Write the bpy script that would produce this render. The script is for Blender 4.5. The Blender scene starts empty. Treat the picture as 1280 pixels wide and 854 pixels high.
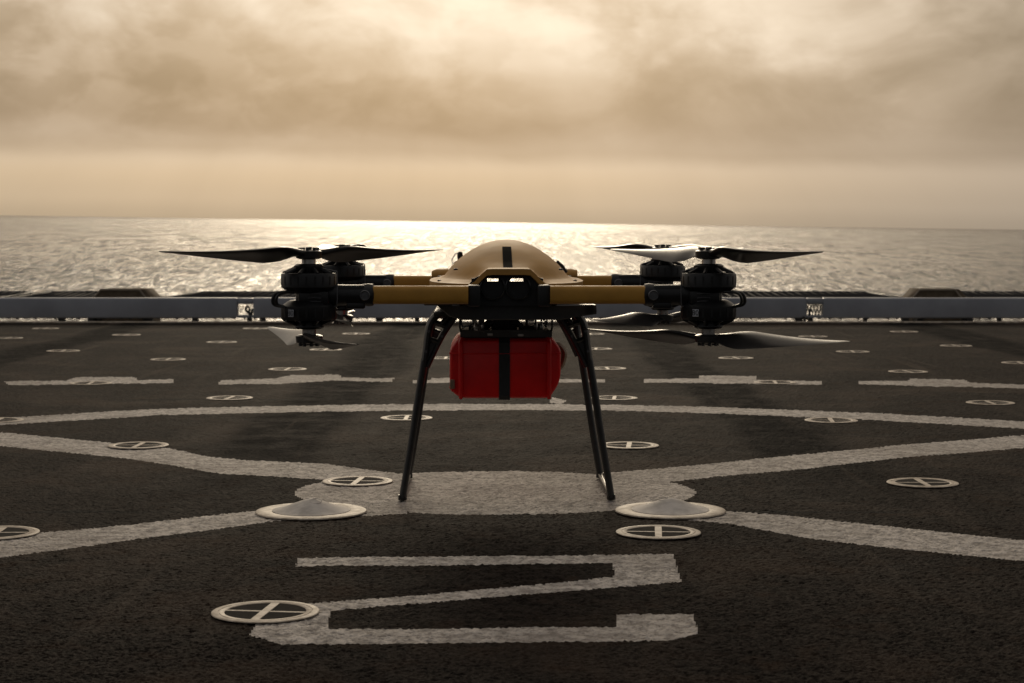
import bpy, bmesh, math, random
import numpy as np
from mathutils import Vector, Matrix
random.seed(7)
rng = np.random.default_rng(7)
R = math.radians
S = bpy.context.scene
C = S.collection

# ------------------------------------------------------------------ camera
cam = bpy.data.cameras.new('camera')
cam_o = bpy.data.objects.new('camera', cam)
C.objects.link(cam_o)
cam.sensor_width = 36.0
cam.lens = 36.0 * 2300 / 1280
cam.clip_start = 0.05
cam.clip_end = 200000
cam_o.location = (0, 0, 0.8)
cam_o.rotation_euler = (R(90) - math.atan(134 / 2300), 0, 0)
cam.dof.use_dof = True
cam.dof.focus_distance = 5.15
cam.dof.aperture_fstop = 11.0
S.camera = cam_o

# the ship heels a little: in the deck's frame the level of the sea is tilted
SEA_A, SEA_B = 15 / 2300, -18 / 1280          # slope away from the camera, slope to the right
SUN_EL, SUN_AZ = R(17), R(-1.7)
S.view_settings.view_transform = 'Standard'
S.view_settings.look = 'None'
S.view_settings.exposure = 0.0
S.view_settings.gamma = 1.0

# ------------------------------------------------------------------ world: backlit overcast
W = bpy.data.worlds.new('World')
S.world = W
W.use_nodes = True
nt = W.node_tree
nt.nodes.clear()


class N:
    """small node-building helper"""
    def __init__(self, tree):
        self.t = tree

    def new(self, kind, **kw):
        n = self.t.nodes.new(kind)
        for k, v in kw.items():
            setattr(n, k, v)
        return n

    def put(self, sock, v):
        if isinstance(v, bpy.types.NodeSocket):
            self.t.links.new(v, sock)
        else:
            sock.default_value = v

    def m(self, op, a, b=0.0, c=0.0, clamp=False):
        n = self.new('ShaderNodeMath', operation=op, use_clamp=clamp)
        for i, v in enumerate((a, b, c)):
            self.put(n.inputs[i], v)
        return n.outputs[0]

    def xyz(self, x, y, z):
        n = self.new('ShaderNodeCombineXYZ')
        for i, v in enumerate((x, y, z)):
            self.put(n.inputs[i], v)
        return n.outputs[0]

    def noise(self, vec, scale=5.0, detail=3.0, rough=0.5, dist=0.0):
        n = self.new('ShaderNodeTexNoise')
        self.put(n.inputs['Vector'], vec)
        for k, v in (('Scale', scale), ('Detail', detail), ('Roughness', rough), ('Distortion', dist)):
            n.inputs[k].default_value = v
        return n.outputs['Fac']

    def ramp(self, fac, stops, interp='LINEAR'):
        n = self.new('ShaderNodeValToRGB')
        n.color_ramp.interpolation = interp
        el = n.color_ramp.elements
        while len(el) > 1:
            el.remove(el[-1])
        for i, (p, c) in enumerate(stops):
            e = el[0] if i == 0 else el.new(p)
            e.position = p
            e.color = (c, c, c, 1) if not isinstance(c, tuple) else (*c, 1)
        self.put(n.inputs[0], fac)
        return n.outputs[0]

    def mix(self, fac, a, b, kind='RGBA', blend='MIX'):
        n = self.new('ShaderNodeMix', data_type=kind)
        if kind == 'RGBA':
            n.blend_type = blend
            ia, ib, io = 6, 7, 2
        else:
            ia, ib, io = 2, 3, 0
        self.put(n.inputs[0], fac)
        for i, v in ((ia, a), (ib, b)):
            self.put(n.inputs[i], (*v, 1) if isinstance(v, tuple) and len(v) == 3 else v)
        return n.outputs[io]

    def smooth(self, v, lo, hi, a=0.0, b=1.0):
        n = self.new('ShaderNodeMapRange', interpolation_type='SMOOTHSTEP')
        for i, x in enumerate((v, lo, hi, a, b)):
            self.put(n.inputs[i], x)
        return n.outputs[0]


w = N(nt)
tc = w.new('ShaderNodeTexCoord')
sep = w.new('ShaderNodeSeparateXYZ')
nt.links.new(tc.outputs['Generated'], sep.inputs[0])
dx, dy, dz = sep.outputs
az = w.m('ARCTAN2', dx, dy)                                   # radians, + to the right
el = w.m('SUBTRACT', dz, w.m('ADD', w.m('MULTIPLY', dy, SEA_A), w.m('MULTIPLY', dx, SEA_B)))
el = w.m('MAXIMUM', el, 0.0)
# flattened cloud coordinates: long banks near the horizon
bank = w.xyz(w.m('MULTIPLY', dx, 9.0), w.m('MULTIPLY', dy, 3.0), w.m('MULTIPLY', el, 24.0))
puff = w.xyz(w.m('MULTIPLY', dx, 20.0), w.m('MULTIPLY', dy, 6.0), w.m('MULTIPLY', el, 34.0))
warp = w.noise(bank, 0.6, 2.0, 0.5)
n_big = w.noise(bank, 0.62, 5.0, 0.52, 0.6)
n_puff = w.noise(puff, 0.50, 5.0, 0.52, 0.35)
n_lump = w.noise(puff, 1.5, 3.5, 0.5, 0.2)
# el of bank edges wobbles with the noise
elw = w.m('ADD', el, w.m('MULTIPLY', w.m('SUBTRACT', n_big, 0.5), w.smooth(el, 0.0, 0.09, 0.006, 0.055)))
base = w.ramp(w.m('MULTIPLY', elw, 2.5, clamp=True), [
    (0.0, 0.47), (0.03, 0.55), (0.070, 0.60), (0.10, 0.43), (0.14, 0.325), (0.18, 0.33),
    (0.22, 0.43), (0.27, 0.53), (0.32, 0.58), (0.5, 0.74), (0.75, 0.72), (1.0, 0.64)], 'EASE')
puffs = w.m('MULTIPLY', w.m('SUBTRACT', w.smooth(n_puff, 0.36, 0.66, -0.23, 0.26), w.smooth(n_lump, 0.42, 0.6, 0.06, -0.10)), w.smooth(el, 0.030, 0.080))
lum = w.m('MULTIPLY', base, w.m('ADD', puffs, 1.0))
# thinner places in the cloud, broken up by the same noise
for ca, ce, sa, se, amt in ((0.140, 0.087, 0.050, 0.022, 0.42), (0.205, 0.070, 0.035, 0.020, 0.36), (-0.015, 0.125, 0.070, 0.030, 0.06),
                            (-0.075, 0.095, 0.035, 0.022, 0.22), (0.045, 0.075, 0.030, 0.020, 0.16), (-0.270, 0.085, 0.030, 0.028, -0.22), (-0.17, 0.055, 0.12, 0.014, -0.12)):
    q1 = w.m('POWER', w.m('ABSOLUTE', w.m('DIVIDE', w.m('SUBTRACT', az, ca), sa)), 2.0)
    q2 = w.m('POWER', w.m('ABSOLUTE', w.m('DIVIDE', w.m('SUBTRACT', el, ce), se)), 2.0)
    g_ = w.m('EXPONENT', w.m('MULTIPLY', w.m('ADD', q1, q2), -0.7))
    lum = w.m('MULTIPLY', lum, w.m('MULTIPLY_ADD', w.m('MULTIPLY', g_, w.smooth(n_lump, 0.62, 0.36, 0.35, 1.1)), amt, 1.0))
# light through the clouds round the hidden sun
sd = Vector((math.sin(SUN_AZ) * math.cos(SUN_EL), math.cos(SUN_AZ) * math.cos(SUN_EL), math.sin(SUN_EL)))
dp = w.new('ShaderNodeVectorMath', operation='DOT_PRODUCT')
nt.links.new(tc.outputs['Generated'], dp.inputs[0])
dp.inputs[1].default_value = sd
glow = w.m('POWER', w.m('MAXIMUM', dp.outputs['Value'], 0.0), 55.0)
wide = w.m('MULTIPLY_ADD', dp.outputs['Value'], 0.5, 0.5)
wide = w.m('POWER', wide, 1.6)
lum = w.m('MULTIPLY', lum, w.m('ADD', w.m('MULTIPLY', wide, 0.80), w.m('MULTIPLY_ADD', glow, 0.38, 0.27)))
lum = w.m('MULTIPLY', lum, w.smooth(az, 0.0, 0.30, 1.0, 0.76))
# faint rays fanning out below the hidden sun
fan = w.m('ARCTAN2', w.m('SUBTRACT', az, SUN_AZ), w.m('SUBTRACT', SUN_EL, el))
rays = w.m('SUBTRACT', w.noise(w.xyz(w.m('MULTIPLY', fan, 7.0), 0.3, 0.7), 1.0, 3.0, 0.6), 0.5)
lum = w.m('MULTIPLY', lum, w.m('MULTIPLY_ADD', w.m('MULTIPLY', rays, w.smooth(dp.outputs['Value'], 0.85, 0.96)), 0.17, 1.0))
tint = w.mix(w.smooth(lum, 0.25, 0.85), (1.0, 0.79, 0.59), (1.0, 0.885, 0.74))
tint = w.mix(w.m('SUBTRACT', 1.0, w.smooth(el, 0.02, 0.05)), tint, (1.0, 0.785, 0.545))
tint = w.mix(w.smooth(az, -0.05, 0.35), tint, w.mix(0.75, tint, (1.0, 0.85, 0.69)))
tint = w.mix(w.smooth(dp.outputs['Value'], 0.90, -0.1), tint, (0.90, 0.88, 0.88))
vm = w.new('ShaderNodeVectorMath', operation='SCALE')
nt.links.new(tint, vm.inputs[0])
w.put(vm.inputs['Scale'], lum)
bg_cloud = w.new('ShaderNodeBackground')
nt.links.new(vm.outputs[0], bg_cloud.inputs['Color'])
bg_cloud.inputs['Strength'].default_value = 1.0
sky = w.new('ShaderNodeTexSky', sky_type='NISHITA')
sky.sun_disc = False
sky.sun_elevation = SUN_EL
sky.sun_rotation = SUN_AZ
sky.air_density = 1.5
sky.dust_density = 4.0
bg_sky = w.new('ShaderNodeBackground')
nt.links.new(sky.outputs[0], bg_sky.inputs['Color'])
bg_sky.inputs['Strength'].default_value = 0.06
mx = w.new('ShaderNodeMixShader')
mx.inputs[0].default_value = 0.93
nt.links.new(bg_sky.outputs[0], mx.inputs[1])
nt.links.new(bg_cloud.outputs[0], mx.inputs[2])
out = w.new('ShaderNodeOutputWorld')
nt.links.new(mx.outputs[0], out.inputs['Surface'])

# ------------------------------------------------------------------ sun, veiled by cloud
sun = bpy.data.lights.new('sun', 'SUN')
sun.energy = 0.75
sun.angle = R(14)
sun.color = (1.0, 0.84, 0.62)
sun_o = bpy.data.objects.new('sun', sun)
C.objects.link(sun_o)
sun_o.rotation_euler = sd.to_track_quat('Z', 'Y').to_euler()
sun_o.location = (0, 0, 30)


# ------------------------------------------------------------------ materials
def material(name, color, rough=0.5, metal=0.0, var=0.15, vscale=12.0, bump=0.0, bscale=60.0, bdist=0.002,
             rvar=0.1, coat=0.0, spec=0.5, color2=None):
    m = bpy.data.materials.new(name)
    m.use_nodes = True
    t = N(m.node_tree)
    b = m.node_tree.nodes['Principled BSDF']
    co = t.new('ShaderNodeTexCoord').outputs['Object']
    n = t.noise(co, vscale, 5.0, 0.6)
    c2 = color2 or tuple(c * (1 - var) for c in color)
    c1 = tuple(min(1, c * (1 + var)) for c in color)
    t.put(b.inputs['Base Color'], t.mix(t.smooth(n, 0.3, 0.7), c2, c1))
    t.put(b.inputs['Roughness'], t.m('MULTIPLY_ADD', t.noise(co, vscale * 2.3, 3.0), rvar * 2, rough - rvar, clamp=True))
    b.inputs['Metallic'].default_value = metal
    b.inputs['Coat Weight'].default_value = coat
    b.inputs['Coat Roughness'].default_value = 0.15
    b.inputs['Specular IOR Level'].default_value = spec
    if bump:
        bn = t.new('ShaderNodeBump')
        bn.inputs['Strength'].default_value = bump
        bn.inputs['Distance'].default_value = bdist
        t.put(bn.inputs['Height'], t.noise(co, bscale, 4.0, 0.6))
        t.put(b.inputs['Normal'], bn.outputs[0])
    return m


def deck_material(name, c_lo, c_hi, paint):
    """coarse non-skid: grit bump shared by the bare deck and the paint on it, with wear"""
    m = bpy.data.materials.new(name)
    m.use_nodes = True
    t = N(m.node_tree)
    b = m.node_tree.nodes['Principled BSDF']
    co = t.new('ShaderNodeNewGeometry').outputs['Position']
    grit = t.noise(co, 75.0, 3.0, 0.62)
    lump = t.noise(co, 26.0, 3.0, 0.55, 0.4)
    wear = t.noise(co, 1.3, 6.0, 0.62, 0.6)
    patch = t.noise(co, 6.0, 5.0, 0.65)
    col = t.mix(t.smooth(t.m('MULTIPLY_ADD', lump, 0.5, t.m('MULTIPLY', grit, 0.5)), 0.40, 0.60), c_lo, c_hi)
    s = t.new('ShaderNodeSeparateXYZ')
    t.put(s.inputs[0], co)
    x, y, z = s.outputs
    if paint:
        # scuffed paint: grit tips worn through to dark
        holes = t.m('MULTIPLY', t.smooth(t.m('MULTIPLY_ADD', patch, 0.5, t.m('MULTIPLY', grit, 0.7)), 0.62, 0.76), 0.5)
        col = t.mix(holes, col, (0.06, 0.052, 0.046))
        col = t.mix(t.m('MULTIPLY', t.smooth(wear, 0.42, 0.72), 0.45), col, (0.17, 0.14, 0.115))
    else:
        col = t.mix(t.m('MULTIPLY', t.smooth(wear, 0.46, 0.68), 0.65), col, (0.048, 0.032, 0.022))
        col = t.mix(t.m('MULTIPLY', t.smooth(patch, 0.52, 0.72), 0.45), col, (0.050, 0.031, 0.020))
        col = t.mix(t.m('MULTIPLY', t.smooth(t.noise(co, 0.55, 4.0, 0.6), 0.5, 0.7), 0.55), col, (0.008, 0.0075, 0.0072))
        # tyre tracks running across the deck
        wob = t.m('MULTIPLY', t.m('SUBTRACT', t.noise(co, 0.5, 2.0), 0.5), 0.35)
        xx = t.m('ADD', x, wob)
        tr = 0.0
        for cx, hw in ((1.06, 0.20), (-0.90, 0.22), (3.5, 0.25), (-3.3, 0.2)):
            k = t.m('SUBTRACT', 1.0, t.smooth(t.m('ABSOLUTE', t.m('SUBTRACT', xx, cx)), hw * 0.6, hw * 1.25))
            tr = t.m('ADD', tr, k)
        fade = t.m('MULTIPLY', t.smooth(y, 5.2, 7.0), t.smooth(patch, 0.3, 0.6, 0.5, 0.95))
        trk = t.m('MULTIPLY', tr, fade, clamp=True)
        col = t.mix(trk, col, (0.007, 0.007, 0.0072))
        # scuffs and drag marks, long and thin, in two directions
        for rot, f, amt in ((8, 1.0, 0.5), (-27, 1.4, 0.4), (70, 0.9, 0.3)):
            mp = t.new('ShaderNodeMapping'); t.put(mp.inputs['Vector'], co)
            mp.inputs['Rotation'].default_value = (0, 0, R(rot)); mp.inputs['Scale'].default_value = (7.0 * f, 0.35 * f, 1)
            sc = t.noise(mp.outputs[0], 1.0, 4.0, 0.6, 0.3)
            col = t.mix(t.m('MULTIPLY', t.smooth(sc, 0.60, 0.74), amt), col, (0.070, 0.054, 0.042))
            col = t.mix(t.m('MULTIPLY', t.smooth(sc, 0.40, 0.27), amt), col, (0.006, 0.0055, 0.005))
        # a weld seam across the plating
        for sy, hw in ((5.27, 0.012), (8.9, 0.012), (12.6, 0.015)):
            k = t.m('SUBTRACT', 1.0, t.smooth(t.m('ABSOLUTE', t.m('SUBTRACT', y, sy)), hw, hw * 2.2))
            col = t.mix(t.m('MULTIPLY', k, t.smooth(t.noise(co, 1.1, 2.0), 0.45, 0.6)), col, (0.008, 0.008, 0.008))
    t.put(b.inputs['Base Color'], col)
    t.put(b.inputs['Roughness'], t.m('MULTIPLY_ADD', patch, 0.2, 0.60 if paint else 0.72, clamp=True))
    if paint:
        b.inputs['Specular IOR Level'].default_value = 0.07
    else:
        t.put(b.inputs['Specular IOR Level'], t.m('MULTIPLY', t.smooth(wear, 0.3, 0.7, 0.021, 0.034), t.m('SUBTRACT', 1.0, t.m('MULTIPLY', trk, 0.75), clamp=True)))
    b1 = t.new('ShaderNodeBump')
    b1.inputs['Strength'].default_value = 1.0
    b1.inputs['Distance'].default_value = 0.006
    t.put(b1.inputs['Height'], lump)
    b2 = t.new('ShaderNodeBump')
    b2.inputs['Strength'].default_value = 1.0
    b2.inputs['Distance'].default_value = 0.006
    t.put(b2.inputs['Height'], grit)
    t.put(b2.inputs['Normal'], b1.outputs[0])
    t.put(b.inputs['Normal'], b2.outputs[0])
    return m


M = {}
M['deck'] = deck_material('deck_nonskid', (0.007, 0.0054, 0.0045), (0.028, 0.0218, 0.0178), False)
M['paint'] = deck_material('deck_paint', (0.27, 0.243, 0.216), (0.65, 0.594, 0.535), True)
M['hull'] = material('hull_grey', (0.20, 0.21, 0.22), 0.5, bump=0.2, bscale=8)
M['rail'] = material('rail_grey', (0.30, 0.305, 0.33), 0.42, var=0.12, vscale=2.5, bump=0.15, bscale=30)
M['rail_dark'] = material('rail_dark', (0.035, 0.032, 0.03), 0.6, var=0.3, vscale=9)
M['net'] = material('net_rope', (0.014, 0.012, 0.011), 0.8, var=0.3, vscale=30)
M['box'] = material('box_brown', (0.13, 0.10, 0.07), 0.8, spec=0.06, var=0.25, vscale=10)
M['boxframe'] = material('box_frame', (0.26, 0.215, 0.165), 0.6, spec=0.2, var=0.2, vscale=14)
M['fitting'] = material('fitting_cream', (0.53, 0.455, 0.365), 0.55, spec=0.25, var=0.14, vscale=26, bump=0.3, bscale=120, bdist=0.0012, color2=(0.27, 0.21, 0.15))
M['cone'] = material('cone_white', (0.66, 0.61, 0.55), 0.7, spec=0.15, var=0.25, vscale=14, bump=0.3, bscale=90, bdist=0.001)
M['recess_shade'] = material('recess_shade_dark', (0.012, 0.010, 0.009), 0.9, spec=0.05, var=0.3, vscale=40)
M['tan'] = material('tan_shell', (0.43, 0.235, 0.066), 0.6, spec=0.14, var=0.10, vscale=9, bump=0.12, bscale=220, bdist=0.0006, rvar=0.06)
M['armtan'] = material('tan_arm', (0.44, 0.225, 0.038), 0.5, spec=0.3, var=0.10, vscale=12, bump=0.1, bscale=200, bdist=0.0006)
M['black'] = material('black_plastic', (0.010, 0.010, 0.0105), 0.5, spec=0.35, var=0.2, vscale=30, bump=0.1, bscale=300, bdist=0.0004)
M['motor'] = material('motor_black', (0.009, 0.009, 0.0095), 0.42, spec=0.35, var=0.25, vscale=35)
M['carbon'] = material('carbon_black', (0.018, 0.018, 0.018), 0.36, var=0.25, vscale=80, bump=0.08, bscale=400, bdist=0.0004)
M['blade'] = material('blade_black', (0.020, 0.018, 0.017), 0.30, var=0.2, vscale=12, rvar=0.03, spec=0.26)
M['steel'] = material('steel', (0.42, 0.40, 0.37), 0.30, metal=0.9, var=0.15, vscale=40)
M['cable'] = material('cable_black', (0.012, 0.012, 0.012), 0.4)
M['red'] = material('case_red', (0.75, 0.010, 0.009), 0.36, spec=0.35, var=0.10, vscale=14, bump=0.08, bscale=180, bdist=0.0006, rvar=0.07)
M['strap'] = material('strap_black', (0.016, 0.017, 0.018), 0.7, var=0.2, vscale=60, bump=0.3, bscale=500, bdist=0.0006)
M['stripe'] = material('stripe_black', (0.006, 0.006, 0.006), 0.9, spec=0.02)
M['handle'] = material('handle_tan', (0.26, 0.18, 0.115), 0.5)
M['rig'] = material('rig_grey', (0.060, 0.056, 0.052), 0.42, metal=0.3, var=0.25, vscale=40)
M['label'] = material('label_grey', (0.36, 0.37, 0.40), 0.5, var=0.08, vscale=60)
M['badge'] = material('badge_grey', (0.10, 0.10, 0.105), 0.35, metal=0.4)


# ------------------------------------------------------------------ mesh helpers
def finish(name, bm, mat, parent=None, loc=None, rotz=None, sharp=38, kind=None):
    bmesh.ops.recalc_face_normals(bm, faces=bm.faces)
    me = bpy.data.meshes.new(name)
    bm.to_mesh(me)
    bm.free()
    me.materials.append(mat)
    me.polygons.foreach_set('use_smooth', [True] * len(me.polygons))
    me.set_sharp_from_angle(angle=R(sharp))
    return link(name, me, parent, loc, rotz, kind)


def link(name, me, parent=None, loc=None, rotz=None, kind=None):
    o = bpy.data.objects.new(name, me)
    C.objects.link(o)
    if parent:
        o.parent = parent
    if loc is not None:
        o.location = loc
    if rotz is not None:
        o.rotation_euler = (0, 0, rotz)
    if kind:
        o['kind'] = kind
    return o


def tag(o, label, cat, group=None):
    o['label'] = label
    o['category'] = cat
    if group:
        o['group'] = group
    return o


def empty(name, loc, label, cat, group=None, rotz=0.0):
    o = bpy.data.objects.new(name, None)
    o.empty_display_size = 0.1
    C.objects.link(o)
    o.location = loc
    o.rotation_euler = (0, 0, rotz)
    return tag(o, label, cat, group)


def box(bm, x0, x1, y0, y1, z0, z1, bevel=0.0, seg=2, mat=None):
    r = bmesh.ops.create_cube(bm, size=1.0)
    vs = r['verts']
    for v in vs:
        v.co = Vector(((x0 + x1) / 2 + v.co.x * (x1 - x0), (y0 + y1) / 2 + v.co.y * (y1 - y0), (z0 + z1) / 2 + v.co.z * (z1 - z0)))
    if mat is not None:
        bmesh.ops.transform(bm, matrix=mat, verts=vs)
    if bevel:
        es = list({e for v in vs for e in v.link_edges})
        bmesh.ops.bevel(bm, geom=es, offset=bevel, segments=seg, affect='EDGES', profile=0.5)


def lathe(bm, prof, n=32, center=(0, 0, 0), axis='Z', a0=0.0, ell=(1.0, 1.0)):
    """prof: list of (radius, height), closed at both ends"""
    rings = []
    for r, z in prof:
        ring = []
        for i in range(n):
            a = a0 + 2 * math.pi * i / n
            p = (r * math.cos(a) * ell[0], r * math.sin(a) * ell[1], z)
            if axis == 'X':
                p = (p[2], p[0], p[1])
            elif axis == 'Y':
                p = (p[0], p[2], p[1])
            ring.append(bm.verts.new((p[0] + center[0], p[1] + center[1], p[2] + center[2])))
        rings.append(ring)
    for a, b in zip(rings, rings[1:]):
        for i in range(n):
            j = (i + 1) % n
            bm.faces.new((a[i], a[j], b[j], b[i]))
    bm.faces.new(rings[0])
    bm.faces.new(rings[-1])


def ring_lathe(bm, prof, n=32, center=(0, 0, 0), axis='Z'):
    """closed profile swept to a ring"""
    rings = []
    for i in range(n):
        a = 2 * math.pi * i / n
        ring = []
        for r, z in prof:
            p = (r * math.cos(a), r * math.sin(a), z)
            if axis == 'Y':
                p = (p[0], p[2], p[1])
            ring.append(bm.verts.new((p[0] + center[0], p[1] + center[1], p[2] + center[2])))
        rings.append(ring)
    k = len(prof)
    for i in range(n):
        a, b = rings[i], rings[(i + 1) % n]
        for j in range(k):
            jj = (j + 1) % k
            bm.faces.new((a[j], a[jj], b[jj], b[j]))


def tube(bm, pts, r, n=8, flat=None, closed=False):
    """round (or flattened: flat=(ru, rv) with u horizontal-ish) tube along points; r may be a list"""
    pts = [Vector(p) for p in pts]
    rings = []
    ln = len(pts)
    ref = Vector((0, 1, 0))
    for i, p in enumerate(pts):
        if closed:
            d = pts[(i + 1) % ln] - pts[i - 1]
        else:
            d = pts[min(i + 1, ln - 1)] - pts[max(i - 1, 0)]
        d.normalize()
        rf = ref if abs(d.dot(ref)) < 0.95 else Vector((1, 0, 0))
        u = d.cross(rf).normalized()
        v = u.cross(d).normalized()
        rr = r[i] if isinstance(r, (list, tuple)) else r
        ru, rv = flat if flat else (rr, rr)
        if flat and isinstance(r, (list, tuple)):
            ru, rv = flat[0] * rr, flat[1] * rr
        rings.append([bm.verts.new(p + u * ru * math.cos(2 * math.pi * k / n) + v * rv * math.sin(2 * math.pi * k / n)) for k in range(n)])
    rng_ = range(ln if closed else ln - 1)
    for i in rng_:
        a, b = rings[i], rings[(i + 1) % ln]
        for k in range(n):
            kk = (k + 1) % n
            bm.faces.new((a[k], a[kk], b[kk], b[k]))
    if not closed:
        bm.faces.new(rings[0])
        bm.faces.new(rings[-1])


def prism(bm, poly, axis, a, b, bevel=0.0, seg=2):
    """extrude a 2-D outline along an axis from a to b ('Y': outline in x,z; 'X': in y,z; 'Z': in x,y)"""
    def P(u, v, t):
        return {'Y': (u, t, v), 'X': (t, u, v), 'Z': (u, v, t)}[axis]
    A = [bm.verts.new(P(u, v, a)) for u, v in poly]
    B = [bm.verts.new(P(u, v, b)) for u, v in poly]
    n = len(poly)
    fs = [bm.faces.new(A), bm.faces.new(B)]
    for i in range(n):
        j = (i + 1) % n
        fs.append(bm.faces.new((A[i], A[j], B[j], B[i])))
    if bevel:
        es = list({e for f in fs for e in f.edges})
        bmesh.ops.bevel(bm, geom=es, offset=bevel, segments=seg, affect='EDGES', profile=0.5)


def spline(pts, k=6):
    """Catmull-Rom through the points"""
    P = [Vector(p) for p in pts]
    out_ = []
    for i in range(len(P) - 1):
        p0 = P[max(i - 1, 0)]; p1 = P[i]; p2 = P[i + 1]; p3 = P[min(i + 2, len(P) - 1)]
        for j in range(k):
            t = j / k
            out_.append(0.5 * ((2 * p1) + (p2 - p0) * t + (2 * p0 - 5 * p1 + 4 * p2 - p3) * t * t + (3 * p1 - p0 - 3 * p2 + p3) * t ** 3))
    out_.append(P[-1])
    return out_

# ================================================================== SETTING
# ------------------------------------------------------------------ sea
def sea():
    ang_f = np.radians(np.linspace(-21, 21, 900))
    ang_l = np.radians(np.linspace(-180, -21.5, 60))
    ang_r = np.radians(np.linspace(21.5, 179.0, 60))
    ang = np.concatenate([ang_l, ang_f, ang_r])
    rr = [12.0]
    while rr[-1] < 170: rr.append(rr[-1] * 1.25)
    while rr[-1] < 4500: rr.append(rr[-1] + max(0.55, min(rr[-1] ** 2 / 23000 * 0.18, rr[-1] * 0.03)))
    while rr[-1] < 90000: rr.append(rr[-1] * 1.18)
    r = np.array(rr)
    A, Rr = np.meshgrid(ang, r)
    X = Rr * np.sin(A); Y = Rr * np.cos(A)
    Z = np.zeros_like(X)
    g = np.random.default_rng(3)
    dist_amp = 1 / (1 + (Rr / 3500) ** 2)
    main = R(25)
    cell = np.maximum(0.8, np.gradient(r)[:, None])
    for i in range(64):
        L = 1.1 * (26 / 1.1) ** (i / 63)
        k = 2 * math.pi / L
        th = main + g.normal(0, 0.75)
        amp = 0.0085 * L * min(1.0, 2.6 / L) ** 0.8 * g.uniform(0.5, 1.3)
        keep = np.clip((L / cell - 2.0) / 2.5, 0, 1)
        Z += amp * keep * np.sin(k * (np.sin(th) * X + np.cos(th) * Y) + g.uniform(0, 6.28))
    # sharpen the crests a little
    Z = Z + 0.35 * Z * np.abs(Z)
    Z *= dist_amp
    Z += -10.0 + SEA_A * Y + SEA_B * X
    nr, na = X.shape
    co = np.stack([X, Y, Z], -1).reshape(-1, 3).astype(np.float32)
    idx = np.arange(nr * na).reshape(nr, na)
    nx = np.roll(idx, -1, axis=1)
    q = np.stack([idx[:-1], nx[:-1], nx[1:], idx[1:]], -1).reshape(-1, 4)
    me = bpy.data.meshes.new('sea')
    me.vertices.add(len(co)); me.vertices.foreach_set('co', co.ravel())
    me.loops.add(q.size); me.loops.foreach_set('vertex_index', q.ravel().astype(np.int32))
    me.polygons.add(len(q)); me.polygons.foreach_set('loop_start', (np.arange(len(q)) * 4).astype(np.int32))
    me.update(calc_edges=True)
    me.polygons.foreach_set('use_smooth', [True] * len(q))
    m = bpy.data.materials.new('sea_water'); m.use_nodes = True
    t = N(m.node_tree); b = m.node_tree.nodes['Principled BSDF']
    co_ = t.new('ShaderNodeNewGeometry').outputs['Position']
    b.inputs['Base Color'].default_value = (0.022, 0.026, 0.029, 1)
    b.inputs['IOR'].default_value = 1.33
    b.inputs['Roughness'].default_value = 0.07
    h = t.m('ADD', t.noise(co_, 1.6, 5.0, 0.65, 0.2), t.m('MULTIPLY', t.noise(co_, 0.6, 4.0, 0.65), 2.2))
    # wind streaks and gust patches, long in the direction of the wind: rougher and smoother water
    def streak(sx, sy, rot, detail):
        mp = t.new('ShaderNodeMapping'); t.put(mp.inputs['Vector'], co_); mp.inputs['Scale'].default_value = (sx, sy, 1.0)
        mp.inputs['Rotation'].default_value = (0, 0, R(rot))
        return t.noise(mp.outputs[0], 1.0, detail, 0.68, 0.0)
    k1 = streak(0.85, 0.07, 1, 4.0)
    k2 = streak(0.36, 0.0125, 0, 4.0)
    k3 = streak(0.13, 0.0018, 0, 5.0)
    gust = streak(0.015, 0.0012, 6, 3.0)
    ln = t.new('ShaderNodeVectorMath', operation='LENGTH'); t.put(ln.inputs[0], co_)
    dist = ln.outputs['Value']
    w2 = t.smooth(dist, 250.0, 900.0); w3 = t.smooth(dist, 900.0, 3000.0)
    k = t.mix(w3, t.mix(w2, k1, k2, 'FLOAT'), k3, 'FLOAT')
    k = t.m('ADD', k, t.m('MULTIPLY', t.m('SUBTRACT', gust, 0.5), 0.15))
    far = t.smooth(dist, 180.0, 1400.0)
    bn = t.new('ShaderNodeBump'); bn.inputs['Distance'].default_value = 1.0
    t.put(bn.inputs['Strength'], t.smooth(k, 0.38, 0.62, 0.25, 1.0))
    t.put(bn.inputs['Height'], h); t.put(b.inputs['Normal'], bn.outputs[0])
    r_near = t.smooth(k, 0.38, 0.62, 0.08, 0.26)
    r_far = t.smooth(k, 0.36, 0.64, 0.08, 0.25)      # waves too small to build out there act as roughness
    t.put(b.inputs['Specular IOR Level'], t.m('MULTIPLY', t.smooth(k, 0.40, 0.60, 0.82, 0.11), t.m('MULTIPLY', t.smooth(dist, 400.0, 2500.0, 1.0, 0.62), t.smooth(dist, 4000.0, 14000.0, 1.0, 0.30))))   # reflectance varied in place of wave-face shading, and dimmed towards the horizon
    t.put(b.inputs['Roughness'], t.mix(far, r_near, r_far, 'FLOAT'))
    me.materials.append(m)
    o = link('sea', me, kind='structure')
sea()

# ------------------------------------------------------------------ flight deck and hull
DECK_END = 16.62
bm = bmesh.new(); box(bm, -66, 66, -14, DECK_END - 0.003, -12, -0.012)
finish('ship_hull', bm, M['hull'], kind='structure')
bm = bmesh.new(); box(bm, -66, 66, DECK_END, DECK_END + 0.07, -0.10, 0.012, 0.004)
finish('deck_edge_strip', bm, M['fitting'], kind='structure')

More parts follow.
